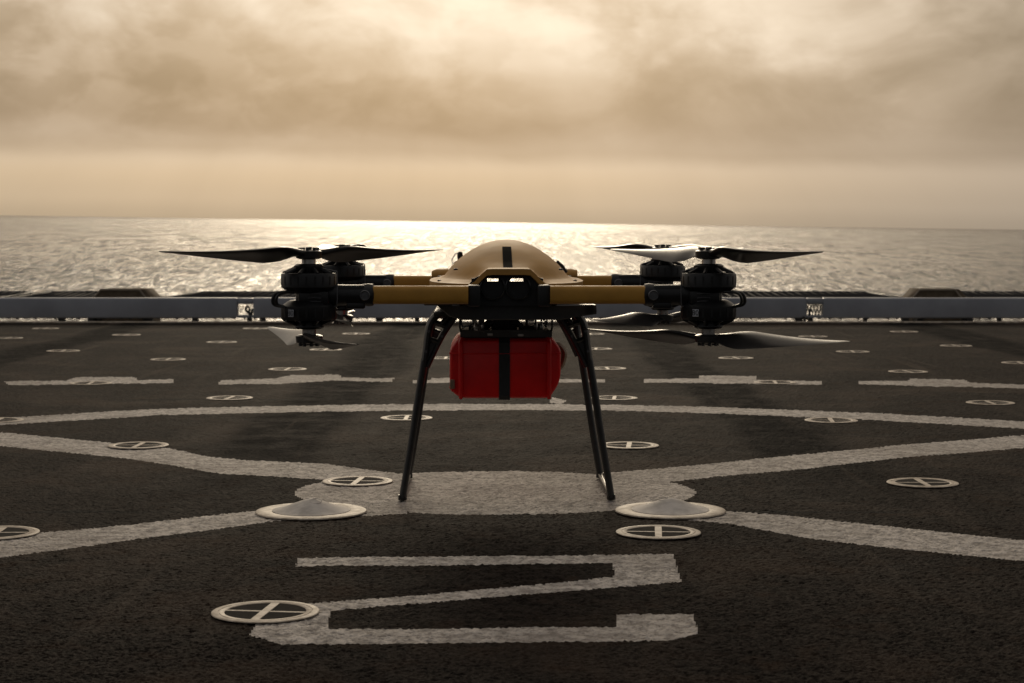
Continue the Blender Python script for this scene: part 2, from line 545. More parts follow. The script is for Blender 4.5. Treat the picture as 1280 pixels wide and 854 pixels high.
# ------------------------------------------------------------------ painted markings (thin sheets with ragged edges)
MARKS = {}
MARKS['figure'] = [(-0.529, 4.514), (0.403, 4.572), (0.391, 4.207), (0.234, 4.14), (-0.388, 3.878), (-0.373, 3.691), (0.212, 3.714), (0.219, 3.84), (0.382, 3.848), (0.374, 3.65), (0.314, 3.588), (-0.451, 3.555), (-0.524, 3.633), (-0.53, 3.932), (-0.389, 3.97), (-0.022, 4.128), (0.24, 4.269), (0.246, 4.441), (-0.521, 4.402)]
MARKS['far_left_diagonal'] = [(-3.191, 8.123), (-2.074, 7.419), (-1.575, 7.068), (-1.285, 6.853), (-1.096, 6.599), (-0.938, 6.484), (-0.654, 6.393), (-0.375, 6.122), (-0.307, 5.852), (-0.512, 5.852), (-0.634, 5.987), (-0.815, 6.067), (-0.975, 6.122), (-1.194, 6.364), (-1.392, 6.552), (-1.94, 6.936), (-3.005, 7.646)]
MARKS['near_left_diagonal'] = [(-1.781, 4.512), (-1.357, 4.838), (-1.054, 5.039), (-0.817, 5.243), (-0.715, 5.32), (-0.579, 5.514), (-0.316, 5.465), (-0.303, 5.243), (-0.676, 5.096), (-1.0, 4.779), (-1.269, 4.523), (-1.662, 4.207)]
MARKS['near_right_diagonal'] = [(1.742, 4.413), (1.339, 4.774), (1.051, 4.998), (0.802, 5.191), (0.623, 5.289), (0.463, 5.565), (0.311, 5.465), (0.299, 5.259), (0.461, 5.139), (0.612, 5.039), (0.78, 4.812), (0.98, 4.656), (1.255, 4.472), (1.639, 4.149)]
MARKS['far_right_diagonal'] = [(3.136, 7.981), (2.043, 7.309), (1.457, 6.947), (1.081, 6.682), (0.628, 6.342), (0.337, 6.157), (0.282, 5.852), (0.41, 5.852), (0.51, 5.921), (0.714, 6.067), (1.013, 6.263), (1.374, 6.547), (1.921, 6.868), (2.968, 7.551)]
MARKS['circle_line'] = [(-2.785, 7.082), (-2.23, 7.981), (-1.936, 8.214), (-1.617, 8.422), (-1.083, 8.561), (-0.566, 8.642), (0.0, 8.662), (0.489, 8.621), (0.965, 8.501), (1.646, 8.196), (2.192, 7.843), (2.795, 7.109), (2.681, 6.817), (2.111, 7.551), (1.585, 7.894), (0.93, 8.196), (0.472, 8.326), (0.0, 8.365), (-0.545, 8.326), (-1.044, 8.251), (-1.56, 8.123), (-1.865, 7.911), (-2.15, 7.694), (-2.681, 6.817)]
MARKS['far1'] = [(-2.766, 9.987), (-2.442, 10.053), (-2.442, 10.314), (-2.123, 10.314), (-2.058, 10.086), (-1.868, 10.154), (-1.825, 9.895), (-2.668, 9.743)]
MARKS['far2'] = [(-1.598, 10.07), (-1.313, 10.21), (-1.264, 10.426), (-0.986, 10.473), (-0.948, 10.256), (-0.66, 10.222), (-0.646, 9.944), (-0.965, 10.064), (-1.243, 9.826), (-1.573, 9.8)]
MARKS['far3'] = [(-0.546, 10.098), (-0.454, 10.098), (-0.446, 10.239), (-0.134, 10.268), (-0.115, 10.142), (0.518, 10.154), (0.502, 9.933), (-0.534, 9.879)]
MARKS['far4'] = [(0.726, 10.154), (1.035, 10.188), (1.067, 10.414), (1.379, 10.372), (1.347, 10.098), (1.69, 10.015), (1.65, 9.774), (0.71, 9.933)]
MARKS['far5'] = [(1.894, 10.031), (2.165, 10.031), (2.207, 10.182), (2.499, 10.126), (2.475, 9.922), (2.841, 9.722), (2.775, 9.495), (1.851, 9.8)]
MARKS['wedge'] = [(0.197, 9.026), (0.263, 8.851), (0.238, 8.662), (0.176, 8.745)]

disc = []
for i in range(72):
    a = 2 * math.pi * i / 72
    disc.append((-0.052 + 0.624 * math.cos(a), 5.705 + 0.482 * math.sin(a)))
MARKS['disc'] = disc
# the diagonals run on well past the edges of the view
for key in ('far_left_diagonal', 'near_left_diagonal', 'near_right_diagonal', 'far_right_diagonal'):
    P = MARKS[key]
    for e, n_ in ((0, 1), (-1, -2)):
        dx_, dy_ = P[e][0] - P[n_][0], P[e][1] - P[n_][1]
        k_ = 2.5 / math.hypot(dx_, dy_)
        P[e] = (P[e][0] + dx_ * k_, P[e][1] + dy_ * k_)

# The deck and the paint on it are one gritty surface: a grid, finer near the camera, with the
# lumps of the non-skid coating as real relief; faces inside a marking's outline become that marking.
def grit_tile(n, feat, seed):
    """periodic random relief, n x n samples, features about feat samples wide, rms 1"""
    g = np.random.default_rng(seed).normal(size=(n, n))
    fx = np.fft.fftfreq(n)[:, None]; fy = np.fft.fftfreq(n)[None, :]
    f = np.sqrt(fx ** 2 + fy ** 2) * feat
    F = np.fft.fft2(g) * np.exp(-((f - 0.75) / 0.5) ** 2)
    t = np.real(np.fft.ifft2(F))
    return t / t.std()
def sample(tile, X, Y, size):
    n = tile.shape[0]
    u = (X / size * n) % n; v = (Y / size * n) % n
    i = np.floor(u).astype(int); j = np.floor(v).astype(int)
    a = u - i; b = v - j; i %= n; j %= n; i1 = (i + 1) % n; j1 = (j + 1) % n
    return tile[i, j] * (1 - a) * (1 - b) + tile[i1, j] * a * (1 - b) + tile[i, j1] * (1 - a) * b + tile[i1, j1] * a * b

def deck():
    uf = np.linspace(-0.345, 0.345, 620)
    step = uf[1] - uf[0]
    side = [0.345]
    while side[-1] < 4.0: side.append(side[-1] + min(0.35, max(0.008, (side[-1] - 0.33) * 0.35)))
    side = np.array(side[1:])
    u = np.concatenate([-side[::-1], uf, side])
    ys = [0.3]
    while ys[-1] < 2.5: ys.append(ys[-1] + 0.05)
    while ys[-1] < DECK_END: ys.append(ys[-1] + 0.62 * ys[-1] ** 2 / 1840)
    ys[-1] = DECK_END
    y = np.array(ys)
    U, Yg = np.meshgrid(u, y)
    X = U * Yg
    t1 = grit_tile(1024, 5, 11); t2 = grit_tile(1024, 7, 12); t3 = grit_tile(512, 30, 13)
    t0 = grit_tile(1024, 4, 14)
    Z = 0.0008 * sample(t0, X * 0.9 - Yg * 0.4, Yg * 0.9 + X * 0.4, 1.9) + 0.0006 * sample(t1, X, Yg, 2.7) + 0.0005 * sample(t2, X * 0.8 + Yg * 0.6, Yg * 0.8 - X * 0.6, 3.1) + 0.0005 * sample(t3, X, Yg, 5.3)
    Z = np.maximum(Z, -0.0030)
    cell = np.gradient(u)[None, :] * Yg
    Z *= np.clip(0.016 / cell, 0, 1) * np.clip((Yg - 2.2) / 0.4, 0, 1)
    nr, nc = X.shape
    co = np.stack([X, Yg, Z], -1).reshape(-1, 3)
    idx = np.arange(nr * nc).reshape(nr, nc)
    q = np.stack([idx[:-1, :-1], idx[:-1, 1:], idx[1:, 1:], idx[1:, :-1]], -1).reshape(-1, 4)
    # edge test point of each face, wandering a little so that the paint edge is ragged
    cx = co[q, 0].mean(1); cy = co[q, 1].mean(1)
    w1 = sample(t1, cx + 3, cy, 2.7); w2 = sample(t2, cx, cy + 5, 3.1)
    px_ = cx + 0.0004 * w1; py_ = cy + 0.0006 * w2
    owner = np.zeros(len(q), int)
    def inside(poly):
        r = np.zeros(len(px_), bool)
        P = np.array(poly)
        sel = (px_ > P[:, 0].min()) & (px_ < P[:, 0].max()) & (py_ > P[:, 1].min()) & (py_ < P[:, 1].max())
        sx, sy = px_[sel], py_[sel]
        ins = np.zeros(len(sx), bool)
        for (x0, y0), (x1, y1) in zip(poly, poly[1:] + poly[:1]):
            if y0 == y1: continue
            c_ = ((y0 > sy) != (y1 > sy)) & (sx < (x1 - x0) * (sy - y0) / (y1 - y0) + x0)
            ins ^= c_
        r[sel] = ins
        return r
    names = [('flight_deck', None)]
    for key, nm in (('disc', 'landing_spot_disc'), ('figure', 'painted_figure'), ('circle_line', 'landing_circle_line'),
                    ('far_left_diagonal', 'diagonal_line'), ('near_left_diagonal', 'diagonal_line'),
                    ('near_right_diagonal', 'diagonal_line'), ('far_right_diagonal', 'diagonal_line'),
                    ('far1', 'painted_stroke'), ('far2', 'painted_stroke'), ('far3', 'painted_stroke'),
                    ('far4', 'painted_stroke'), ('far5', 'painted_stroke'), ('wedge', 'painted_stroke')):
        names.append((nm, key))
        owner[inside(MARKS[key]) & (owner == 0)] = len(names) - 1
    # normals of the whole surface, so that the pieces shade as one
    dzx = np.gradient(Z, axis=1) / np.gradient(X, axis=1)
    dzy = np.gradient(Z, axis=0) / np.gradient(y)[:, None]
    nrm = np.stack([-dzx, -dzy, np.ones_like(Z)], -1).reshape(-1, 3)
    nrm /= np.linalg.norm(nrm, axis=1)[:, None]
    for k, (nm, key) in enumerate(names):
        qq = q[owner == k]
        used, inv = np.unique(qq, return_inverse=True)
        inv = inv.reshape(qq.shape)
        v = co[used].astype(np.float32); nn = nrm[used]
        if k == 0:      # flat deck all round the gritty field
            v = np.concatenate([v, np.array([(-66, DECK_END, 0), (-1.2, 0.3, 0), (1.2, 0.3, 0), (66, DECK_END, 0), (66, -14, 0), (-66, -14, 0)], np.float32)])
            nn = np.concatenate([nn, np.tile([0, 0, 1.0], (6, 1))])
            b0 = len(used)
            inv = np.concatenate([inv, [[b0 + 5, b0 + 4, b0 + 2, b0 + 1], [b0 + 5, b0 + 1, b0 + 0, b0 + 0], [b0 + 2, b0 + 4, b0 + 3, b0 + 3]]])
            faces4, tri = inv[:-2], inv[-2:, :3]
        else:
            faces4, tri = inv, np.zeros((0, 3), int)
        loops = np.concatenate([faces4.ravel(), tri.ravel()]).astype(np.int32)
        starts = np.concatenate([np.arange(len(faces4)) * 4, len(faces4) * 4 + np.arange(len(tri)) * 3]).astype(np.int32)
        me = bpy.data.meshes.new(nm)
        me.vertices.add(len(v)); me.vertices.foreach_set('co', v.ravel())
        me.loops.add(len(loops)); me.loops.foreach_set('vertex_index', loops)
        me.polygons.add(len(starts)); me.polygons.foreach_set('loop_start', starts)
        me.update(calc_edges=True)
        me.polygons.foreach_set('use_smooth', [True] * len(starts))
        me.normals_split_custom_set_from_vertices(nn.astype(np.float32))
        me.materials.append(M['deck'] if k == 0 else M['paint'])
        link(nm, me, kind='structure')
deck()

# ------------------------------------------------------------------ tie-down rings
def make_tie_down():
    root = empty('tie_down', (0, 0, 0), '', 'tie-down')
    bm = bmesh.new()
    ring_lathe(bm, [(0.114, 0.0), (0.113, 0.0016), (0.110, 0.0024), (0.1000, 0.0024), (0.0992, 0.0014), (0.0972, 0.0014), (0.0965, 0.0024), (0.088, 0.0024), (0.086, 0.0012), (0.086, 0.0)], 36)
    finish('rim', bm, M['fitting'], root)
    bm = bmesh.new(); lathe(bm, [(0.0885, 0.0002), (0.0885, 0.0012), (0.02, 0.0010)], 28)  # flat dark disc: the shade of the recess put in as colour
    finish('recess_shade', bm, M['recess_shade'], root)
    for (hx, hy, top) in ((0.0095, 0.0865, 0.0024), (0.0865, 0.0048, 0.0018)):
        bm = bmesh.new(); box(bm, -hx, hx, -hy, hy, 0.0004, top, 0.0006, 1)
        finish('crossbar', bm, M['fitting'], root)
    return root
def copy_tree(o, parent=None):
    c = o.copy(); C.objects.link(c)
    if parent: c.parent = parent
    for ch in list(o.children): copy_tree(ch, c)
    return c
TIES = [
 (-0.521, 3.848, 'nearest tie-down ring, touching the corner of the painted angular figure'),
 (0.392, 4.890, 'tie-down ring just in front of the right-hand white cone cover'),
 (-1.378, 4.877, 'tie-down ring cut by the left edge beside the near left diagonal line'),
 (-0.499, 5.909, 'tie-down ring on the left lobe of the painted landing disc, behind the left cone'),
 (1.318, 5.871, 'tie-down ring alone on dark deck between the two right diagonal lines'),
 (-1.412, 6.920, 'tie-down ring overlapping the edge of the far left diagonal line'),
 (0.442, 6.920, 'tie-down ring just right of the right landing leg of the drone'),
 (-0.460, 7.981, 'tie-down ring crossed by the left landing leg of the drone'),
 (1.372, 7.877, 'tie-down ring in the narrow gap between landing circle line and far right diagonal'),
 (-2.215, 7.877, 'tie-down ring cut by the left edge on the landing circle line'),
 (-1.380, 8.959, 'tie-down ring between the landing circle line and the second painted stroke from left'),
 (0.500, 8.959, 'tie-down ring behind the landing circle line, right of the red case and right leg'),
 (2.271, 8.703, 'tie-down ring behind the landing circle line at the far right'),
 (-2.264, 9.853, 'tie-down ring lying on the leftmost painted stroke beyond the landing circle'),
 (1.421, 9.906, 'tie-down ring lying on the fourth painted stroke, right of the drone'),
 (-1.332, 10.878, 'tie-down ring just beyond the second painted stroke from the left'),
 (0.568, 10.943, 'tie-down ring just beyond the middle painted stroke, right of the red case'),
 (2.306, 10.687, 'tie-down ring just beyond the rightmost painted stroke'),
 (-2.199, 11.735, 'small tie-down ring in the second row beyond the painted strokes, far left'),
 (-0.429, 11.865, 'small tie-down ring partly behind the left end of the red case'),
 (1.448, 11.865, 'small tie-down ring below the lower right front propeller'),
 (3.161, 11.421, 'small tie-down ring at the right edge beyond the painted strokes'),
 (-3.079, 12.599, 'small tie-down ring in the third row beyond the strokes, near the left edge'),
 (-1.292, 12.730, 'small tie-down ring just under the lower left front propeller'),
 (0.586, 12.819, 'small tie-down ring right of the right landing bracket'),
 (2.322, 12.513, 'small tie-down ring beside the tip of the lower right front propeller'),
 (-2.155, 13.629, 'small tie-down ring left of the lower left propeller, second row from the rail'),
 (3.186, 13.179, 'small tie-down ring at far right, second row from the rail'),
 (-3.066, 14.606, 'tiny tie-down ring in front of the brown box stand at left'),
 (-1.254, 14.771, 'tiny tie-down ring near the rail, right of the lower left motor'),
 (0.628, 14.723, 'tiny tie-down ring near the rail, seen beside the right landing bracket'),
 (2.354, 14.377, 'tiny tie-down ring under the right lattice bracket of the rail'),
 (-3.959, 15.600, 'tiny tie-down ring closest to the rail at the far left'),
 (-2.173, 15.600, 'tiny tie-down ring under the left bracket of the rail'),
 (3.219, 15.087, 'tiny tie-down ring in front of the brown box stand at right'),
 (-3.883, 14.155, 'faint tiny tie-down ring at the left edge of the deck'),
]
tie0 = make_tie_down()
for i, (x, y, lab) in enumerate(TIES):
    o = tie0 if i == 0 else copy_tree(tie0)
    o.location = (x, y, 0.0036 if y < 7 else 0.0016)
    o.rotation_euler = (0, 0, R(random.uniform(-6, 6)) + (R(-5) if i == 0 else 0))
    tag(o, lab, 'tie-down', 'tie-down rings set into the flight deck')

# ------------------------------------------------------------------ white cone covers
def make_cone():
    root = empty('cone_cover', (0, 0, 0), '', 'deck fitting')
    bm = bmesh.new()
    ring_lathe(bm, [(0.160, 0.0), (0.158, 0.003), (0.150, 0.0048), (0.120, 0.0048), (0.110, 0.0030), (0.110, 0.0)], 48)
    finish('rim', bm, M['fitting'], root)
    bm = bmesh.new()
    prof = [(0.112, 0.002)] + [(0.112 * (1 - k / 16), 0.0050 + 0.033 * (0.55 * (k / 16) + 0.45 * (0.5 - 0.5 * math.cos(math.pi * k / 16)))) for k in range(15)] + [(0.004, 0.0375)]
    lathe(bm, prof, 48)
    finish('dome', bm, M['cone'], root)
    bm = bmesh.new()
    tube(bm, [(0.012 + 0.017 * math.cos(a), -0.020 + 0.017 * math.sin(a), 0.0325 + 0.0045 * math.sin(a)) for a in [2 * math.pi * i / 14 for i in range(14)]], 0.0013, 6, closed=True)
    finish('lifting_eye', bm, M['cone'], root)
    return root
cone0 = make_cone()
cone0.location = (-0.578, 5.259, 0.0036); cone0.rotation_euler.z = R(8)
tag(cone0, 'white shallow cone cover on the deck left of the drone, on the near left diagonal', 'deck fitting', 'white cone covers beside the landing disc')
c = copy_tree(cone0); c.location = (0.457, 5.274, 0.0036); c.rotation_euler.z = R(195)
tag(c, 'white shallow cone cover on the deck right of the drone, on the near right diagonal', 'deck fitting', 'white cone covers beside the landing disc')

# ------------------------------------------------------------------ deck-edge rail
RY = 16.80
def px_x(px, y): return (px - 640) / 2300 * y
rail = empty('deck_edge_rail', (0, RY, 0), 'long grey box beam rail running along the far deck edge before the sea', 'rail')
holes = [(px_x(297, RY), px_x(317, RY)), (px_x(1008, RY), px_x(1028, RY))]
xs = [-15.0] + [v for h in holes for v in h] + [15.0]
for i in range(0, len(xs), 2):
    bm = bmesh.new(); box(bm, xs[i], xs[i + 1], -0.05, 0.07, 0.036, 0.222, 0.016, 3)
    finish('beam', bm, M['rail'], rail)
for a, b_ in holes:
    bm = bmesh.new(); box(bm, a - 0.002, b_ + 0.002, -0.046, 0.066, 0.165, 0.219, 0.012, 2)
    box(bm, a - 0.002, b_ + 0.002, -0.046, 0.066, 0.040, 0.062, 0.004, 1)
    finish('beam_bridge', bm, M['rail'], rail)
# bright scuffed plate with a shackle in the left notch, lattice in the right one
a, b_ = holes[0]; mx_ = (a + b_) / 2
bm = bmesh.new()
tube(bm, [(mx_ + 0.02 + 0.016 * math.cos(t), -0.02, 0.118 + 0.024 * math.sin(t)) for t in [2 * math.pi * i / 12 for i in range(12)]], 0.010, 6, closed=True)
tube(bm, [(mx_ + 0.03, -0.02, 0.10), (mx_ + 0.045, -0.03, 0.06), (mx_ + 0.05, -0.06, 0.02)], 0.014, 6)
tube(bm, [(mx_ + 0.062, -0.02, 0.12), (mx_ + 0.055, -0.03, 0.05), (mx_ + 0.03, -0.06, 0.012)], 0.010, 6)
finish('shackle', bm, M['rail_dark'], rail)
a, b_ = holes[1]; mx_ = (a + b_) / 2
bm = bmesh.new()
for k in range(5):
    x = a + (b_ - a) * (k + 0.5) / 5
    tube(bm, [(x - 0.02, 0.0, 0.06), (x + 0.012, 0.0, 0.17)], 0.0042, 5)
    tube(bm, [(x + 0.02, 0.01, 0.06), (x - 0.012, 0.01, 0.17)], 0.0042, 5)
finish('lattice', bm, M['rail_dark'], rail)
bm = bmesh.new()
tube(bm, [(a - 0.03, -0.03, 0.012), (a + 0.02, -0.035, 0.045), (a + 0.03, -0.035, 0.12)], 0.012, 6)
tube(bm, [(a - 0.07, -0.03, 0.03), (a - 0.02, -0.04, 0.05)], 0.015, 6)
finish('shackle', bm, M['rail_dark'], rail)
post_px = [(73, 80), (110, 118), (186, 191), (240, 247), (309, 314), (325, 331), (372, 379), (420, 428), (470, 478), (519, 524), (560, 568), (610, 618), (660, 668), (705, 712), (755, 762), (800, 806), (850, 856), (905, 912), (995, 1003), (1011, 1016), (1080, 1084), (1128, 1136), (1208, 1216), (1248, 1252), (1300, 1306), (-30, -22)]
for a, b_ in post_px:
    bm = bmesh.new(); box(bm, px_x(a, RY), px_x(b_, RY), -0.03, 0.05, 0.0, 0.050, 0.004, 1)
    finish('post', bm, M['rail_dark'], rail)
# little net hooks hanging along the underside
bm = bmesh.new()
x = -6.0
while x < 6.0:
    wdt = random.uniform(0.018, 0.032)
    if random.random() < 0.85:
        prism(bm, [(x, 0.040), (x + wdt, 0.040), (x + wdt * 0.72, 0.025 + random.uniform(-.003, .004)), (x + wdt * 0.28, 0.025)], 'Y', 0.0, 0.02)
    x += wdt + random.uniform(0.045, 0.075)
finish('net_hook_row', bm, M['rail_dark'], rail, kind='stuff')

# ------------------------------------------------------------------ safety nets beyond the rail
def net(x0, x1, s0, s1, label):
    """a horizontal net frame outboard of the rail; s0, s1 = slant of the ends"""
    y0, y1, z = 17.05, 18.55, 0.205
    root = empty('safety_net', ((x0 + x1) / 2, y0, z), label, 'safety net', 'safety nets outboard of the deck edge')
    c0 = (x0 + x1) / 2
    bm = bmesh.new()
    A = [(x0 - c0, 0, 0), (x1 - c0, 0, 0), (x1 - c0 - s1, y1 - y0, 0.006), (x0 - c0 + s0, y1 - y0, 0.006)]
    tube(bm, A, 0.017, 8, closed=True)
    finish('frame', bm, M['rail_dark'], root)
    bm = bmesh.new()
    n = int((x1 - x0) / 0.08)
    for k in range(n + 1):
        t = k / n
        pa = Vector(A[0]).lerp(Vector(A[1]), t); pb = Vector(A[3]).lerp(Vector(A[2]), t)
        mid = (pa + pb) / 2 - Vector((0, 0, 0.03))
        tube(bm, [pa, mid, pb + Vector((0, 0, random.uniform(0, 0.008)))], 0.010, 4)
    for k in range(1, 16):
        t = k / 16
        pa = Vector(A[0]).lerp(Vector(A[3]), t); pb = Vector(A[1]).lerp(Vector(A[2]), t)
        sag = -0.03 * 4 * t * (1 - t)
        tube(bm, [pa + Vector((0, 0, sag * 0.3)), (pa + pb) / 2 + Vector((0, 0, sag)), pb + Vector((0, 0, sag * 0.3))], 0.010, 4)
    for k in range(int((x1 - x0) / 0.05)):
        xx = random.uniform(x0 - c0 + s0, x1 - c0 - s1)
        tube(bm, [(xx, y1 - y0, 0.005), (xx + random.uniform(-.02, .02), y1 - y0, 0.018 + random.uniform(0, 0.012))], 0.008, 4)
    finish('netting', bm, M['net'], root, kind='stuff')
net(-9.0, -4.80, 0.05, 0.05, 'dark safety net outboard of the rail at the left edge of the view')
net(-4.70, -3.90, 0.05, 0.02, 'short dark safety net left of the left brown box stand')
net(-3.30, 0.05, 0.16, 0.02, 'long dark safety net right of the left brown box stand')
net(0.12, 3.62, 0.02, 0.05, 'long dark safety net left of the right brown box stand')
net(4.28, 9.0, 0.03, 0.05, 'dark safety net outboard of the rail at the right edge of the view')

def box_stand(x0, x1, label):
    y0, y1 = 17.02, 17.5
    root = empty('box_stand', ((x0 + x1) / 2, y0, 0), label, 'box stand', 'brown box stands behind the rail')
    hw = (x1 - x0) / 2
    bm = bmesh.new()
    prism(bm, [(-hw - 0.02, -0.25), (hw + 0.02, -0.25), (hw + 0.03, 0.205), (hw - 0.05, 0.290), (-hw + 0.03, 0.290), (-hw - 0.04, 0.205)], 'Y', 0.06, y1 - y0, 0.004, 1)
    finish('body', bm, M['box'], root)
    bm = bmesh.new()
    tube(bm, [(-hw - 0.04, 0.050, -0.2), (-hw - 0.04, 0.050, 0.205), (-hw + 0.03, 0.050, 0.286), (hw - 0.09, 0.050, 0.286), (hw - 0.035, 0.050, 0.215), (hw - 0.035, 0.050, -0.2)], 0.010, 6)
    finish('front_frame', bm, M['boxframe'], root)
    for s in (-1, 1):
        bm = bmesh.new(); box(bm, s * hw * 0.98 - 0.03, s * hw * 0.98 + 0.03, -0.12, 0.09, -0.10, 0.045, 0.004, 1)
        finish('foot_bracket', bm, M['rail_dark'], root)
box_stand(px_x(121, 17.05), px_x(186, 17.05), 'brown trapezoid box stand rising behind the rail at the left')
box_stand(px_x(1146, 17.05), px_x(1207, 17.05), 'brown trapezoid box stand rising behind the rail at the right')

# ================================================================== DRONE
DX, DY = -0.020, 5.74
drone = empty('drone', (DX, DY, 0), 'large tan and black cargo drone with eight propellers standing on the painted landing disc', 'drone', rotz=R(1.1))

# ---- shell
def shell():
    a_, b_ = 0.235, 0.565
    NA, NR = 96, 22
    bm = bmesh.new()
    def sgnpow(v, p): return math.copysign(abs(v) ** p, v)
    def ss(v, lo, hi):
        t = min(1, max(0, (v - lo) / (hi - lo))); return t * t * (3 - 2 * t)
    rows = []
    for k in range(1, NR + 1):
        q = k / NR
        row = []
        for i in range(NA):
            t = 2 * math.pi * i / NA
            x = a_ * q * sgnpow(math.cos(t), 0.82); y = b_ * q * sgnpow(math.sin(t), 0.70)
            d = min(1.0, q / 0.80)
            h = 0.116 * (max(0.0, 1 - d ** 2.0)) ** 0.84
            # the nose slopes more gently than the flanks
            ny = abs(y) / b_
            h *= 1 - 0.10 * ny
            z = 0.668 + h + 0.004 * ss(q, 0.5, 0.8) - 0.012 * ss(q, 0.78, 1.0)
            arch = 0.043 * (1 - ss(abs(x), 0.056, 0.108)) * ss(abs(y), 0.30, 0.52)
            z += arch * (0.35 + 0.65 * ss(q, 0.3, 1.0)) * ss(q, 0.4, 0.95)
            row.append(bm.verts.new((x, y, z)))
        rows.append(row)
    top = bm.verts.new((0, 0, 0.784))
    for i in range(NA):
        bm.faces.new((top, rows[0][i], rows[0][(i + 1) % NA]))
    for r0, r1 in zip(rows, rows[1:]):
        for i in range(NA):
            j = (i + 1) % NA
            bm.faces.new((r0[i], r1[i], r1[j], r0[j]))
    # rolled lip: outer edge turned down
    lip = [bm.verts.new((v.co.x * 0.998, v.co.y * 0.999, v.co.z - 0.017)) for v in rows[-1]]
    inn = [bm.verts.new((v.co.x * 0.965, v.co.y * 0.985, v.co.z - 0.018)) for v in rows[-1]]
    for i in range(NA):
        j = (i + 1) % NA
        bm.faces.new((rows[-1][i], lip[i], lip[j], rows[-1][j]))
        bm.faces.new((lip[i], inn[i], inn[j], lip[j]))
    o = finish('shell', bm, M['tan'], drone, sharp=60)
    return o
sh = shell()
def shell_z(x, y):
    ok, p, n_, _ = sh.ray_cast(Vector((x, y, 2)), Vector((0, 0, -1)))
    return (p, n_) if ok else (Vector((x, y, 0.7)), Vector((0, 0, 1)))
bpy.context.view_layer.update()
# black stripe lying on the nose of the shell
bm = bmesh.new()
g = []
ya, yb = -0.475, -0.20
for k in range(15):
    y = ya + (yb - ya) * k / 14
    row = []
    for xx in (-0.0135, 0.0, 0.0135):
        p, nn = shell_z(xx, y)
        row.append(bm.verts.new(p + nn * 0.0022))
    g.append(row)
for r0, r1 in zip(g, g[1:]):
    for i in range(2):
        bm.faces.new((r0[i], r0[i + 1], r1[i + 1], r1[i]))
STRIPE = finish('stripe', bm, M['stripe'], sh, sharp=80)
# dark vent on the right flank, small screws on the brim
bm = bmesh.new()
p1, n1 = shell_z(0.155, -0.05); p2, n2 = shell_z(0.185, -0.05)
tube(bm, [p1 + n1 * 0.003, (p1 + p2) / 2 + n1 * 0.006, p2 + n2 * 0.003], 0.006, 6)
finish('vent', bm, M['black'], sh)
for x, y in ((-0.15, -0.49), (0.15, -0.49), (-0.2, -0.3), (0.2, -0.3), (0.21, 0.2), (-0.21, 0.2)):
    p, nn = shell_z(x, y)
    bm = bmesh.new(); lathe(bm, [(0.006, -0.002), (0.006, 0.002), (0.004, 0.0035)], 12)
    finish('screw', bm, M['carbon'], sh, loc=p)

# ---- chassis under the shell
# front panel with two duct openings whose upper halves see right through
bm = bmesh.new()
yf0, yf1 = -0.535, -0.515
prism(bm, [(-0.128, 0.598), (0.122, 0.598), (0.107, 0.655), (0.099, 0.6665), (-0.106, 0.6665), (-0.114, 0.655)], 'Y', yf0, yf1)
prism(bm, [(-0.098, 0.6755), (0.092, 0.6755), (0.066, 0.689), (-0.072, 0.689)], 'Y', yf0, yf1)
for x0, x1 in ((-0.105, -0.0605), (-0.0285, 0.0035), (0.0415, 0.098)):
    box(bm, x0, x1, yf0 + 0.001, yf1 - 0.001, 0.6660, 0.6760)
fp = finish('front_panel', bm, M['black'], drone)
for cx in (-0.0455, 0.0265):
    bm = bmesh.new()
    ring_lathe(bm, [(0.037, -0.546), (0.033, -0.549), (0.030, -0.540), (0.037, -0.534)], 28, center=(cx, 0, 0.651), axis='Y')
    finish('duct_rim', bm, M['carbon'], fp)
bm = bmesh.new()
for s in (-1, 1):
    box(bm, s * 0.135 - 0.006, s * 0.135 + 0.006, -0.514, 0.55, 0.600, 0.648, 0.003, 1)
finish('side_wall', bm, M['black'], drone)
bm = bmesh.new()
prism(bm, [(-0.205, 0.5995), (0.245, 0.5995), (0.245, 0.571), (0.205, 0.566), (0.150, 0.556), (-0.130, 0.556), (-0.170, 0.566)], 'Y', -0.50, 0.50, 0.003, 1)
finish('belly_plate', bm, M['carbon'], drone)
bm = bmesh.new()
box(bm, -0.240, -0.16, -0.52, -0.36, 0.5985, 0.6075, 0.002, 1)
box(bm, 0.215, 0.252, -0.50, -0.36, 0.5720, 0.5985, 0.002, 1)
box(bm, -0.240, -0.16, 0.36, 0.52, 0.5985, 0.6075, 0.002, 1)
finish('edge_plate', bm, M['carbon'], drone)
for s in (-1, 1):
    for y0, y1 in ((-0.640, -0.50), (0.50, 0.640)):
        bm = bmesh.new()
        box(bm, s * 0.098 - 0.018, s * 0.098 + 0.018, y0, y1, 0.600, 0.659, 0.006, 2)
        finish('arm_socket', bm, M['black'], drone)

# ---- antenna left of the shell
an = bmesh.new()
lathe(an, [(0.008, 0), (0.0095, 0.010), (0.007, 0.022), (0.003, 0.024)], 14, center=(-0.142, 0.05, 0.722))
tube(an, [(-0.152, 0.05, 0.716), (-0.166, 0.05, 0.708), (-0.168, 0.05, 0.720), (-0.158, 0.05, 0.738), (-0.146, 0.05, 0.742)], 0.0016, 6)
box(an, -0.150, -0.130, 0.042, 0.058, 0.695, 0.726, 0.003, 1)
finish('antenna', an, M['black'], drone)
for s in (-1, 1):
    bm = bmesh.new(); lathe(bm, [(0.030, -0.035), (0.041, -0.02), (0.043, 0.02), (0.034, 0.04)], 24, center=(s * 0.205, 0.40, 0.0), axis='X', ell=(1, 1))
    for v in bm.verts: v.co.z = 0.662 + v.co.z * 0.55
    finish('rear_fairing', bm, M['tan'], drone)

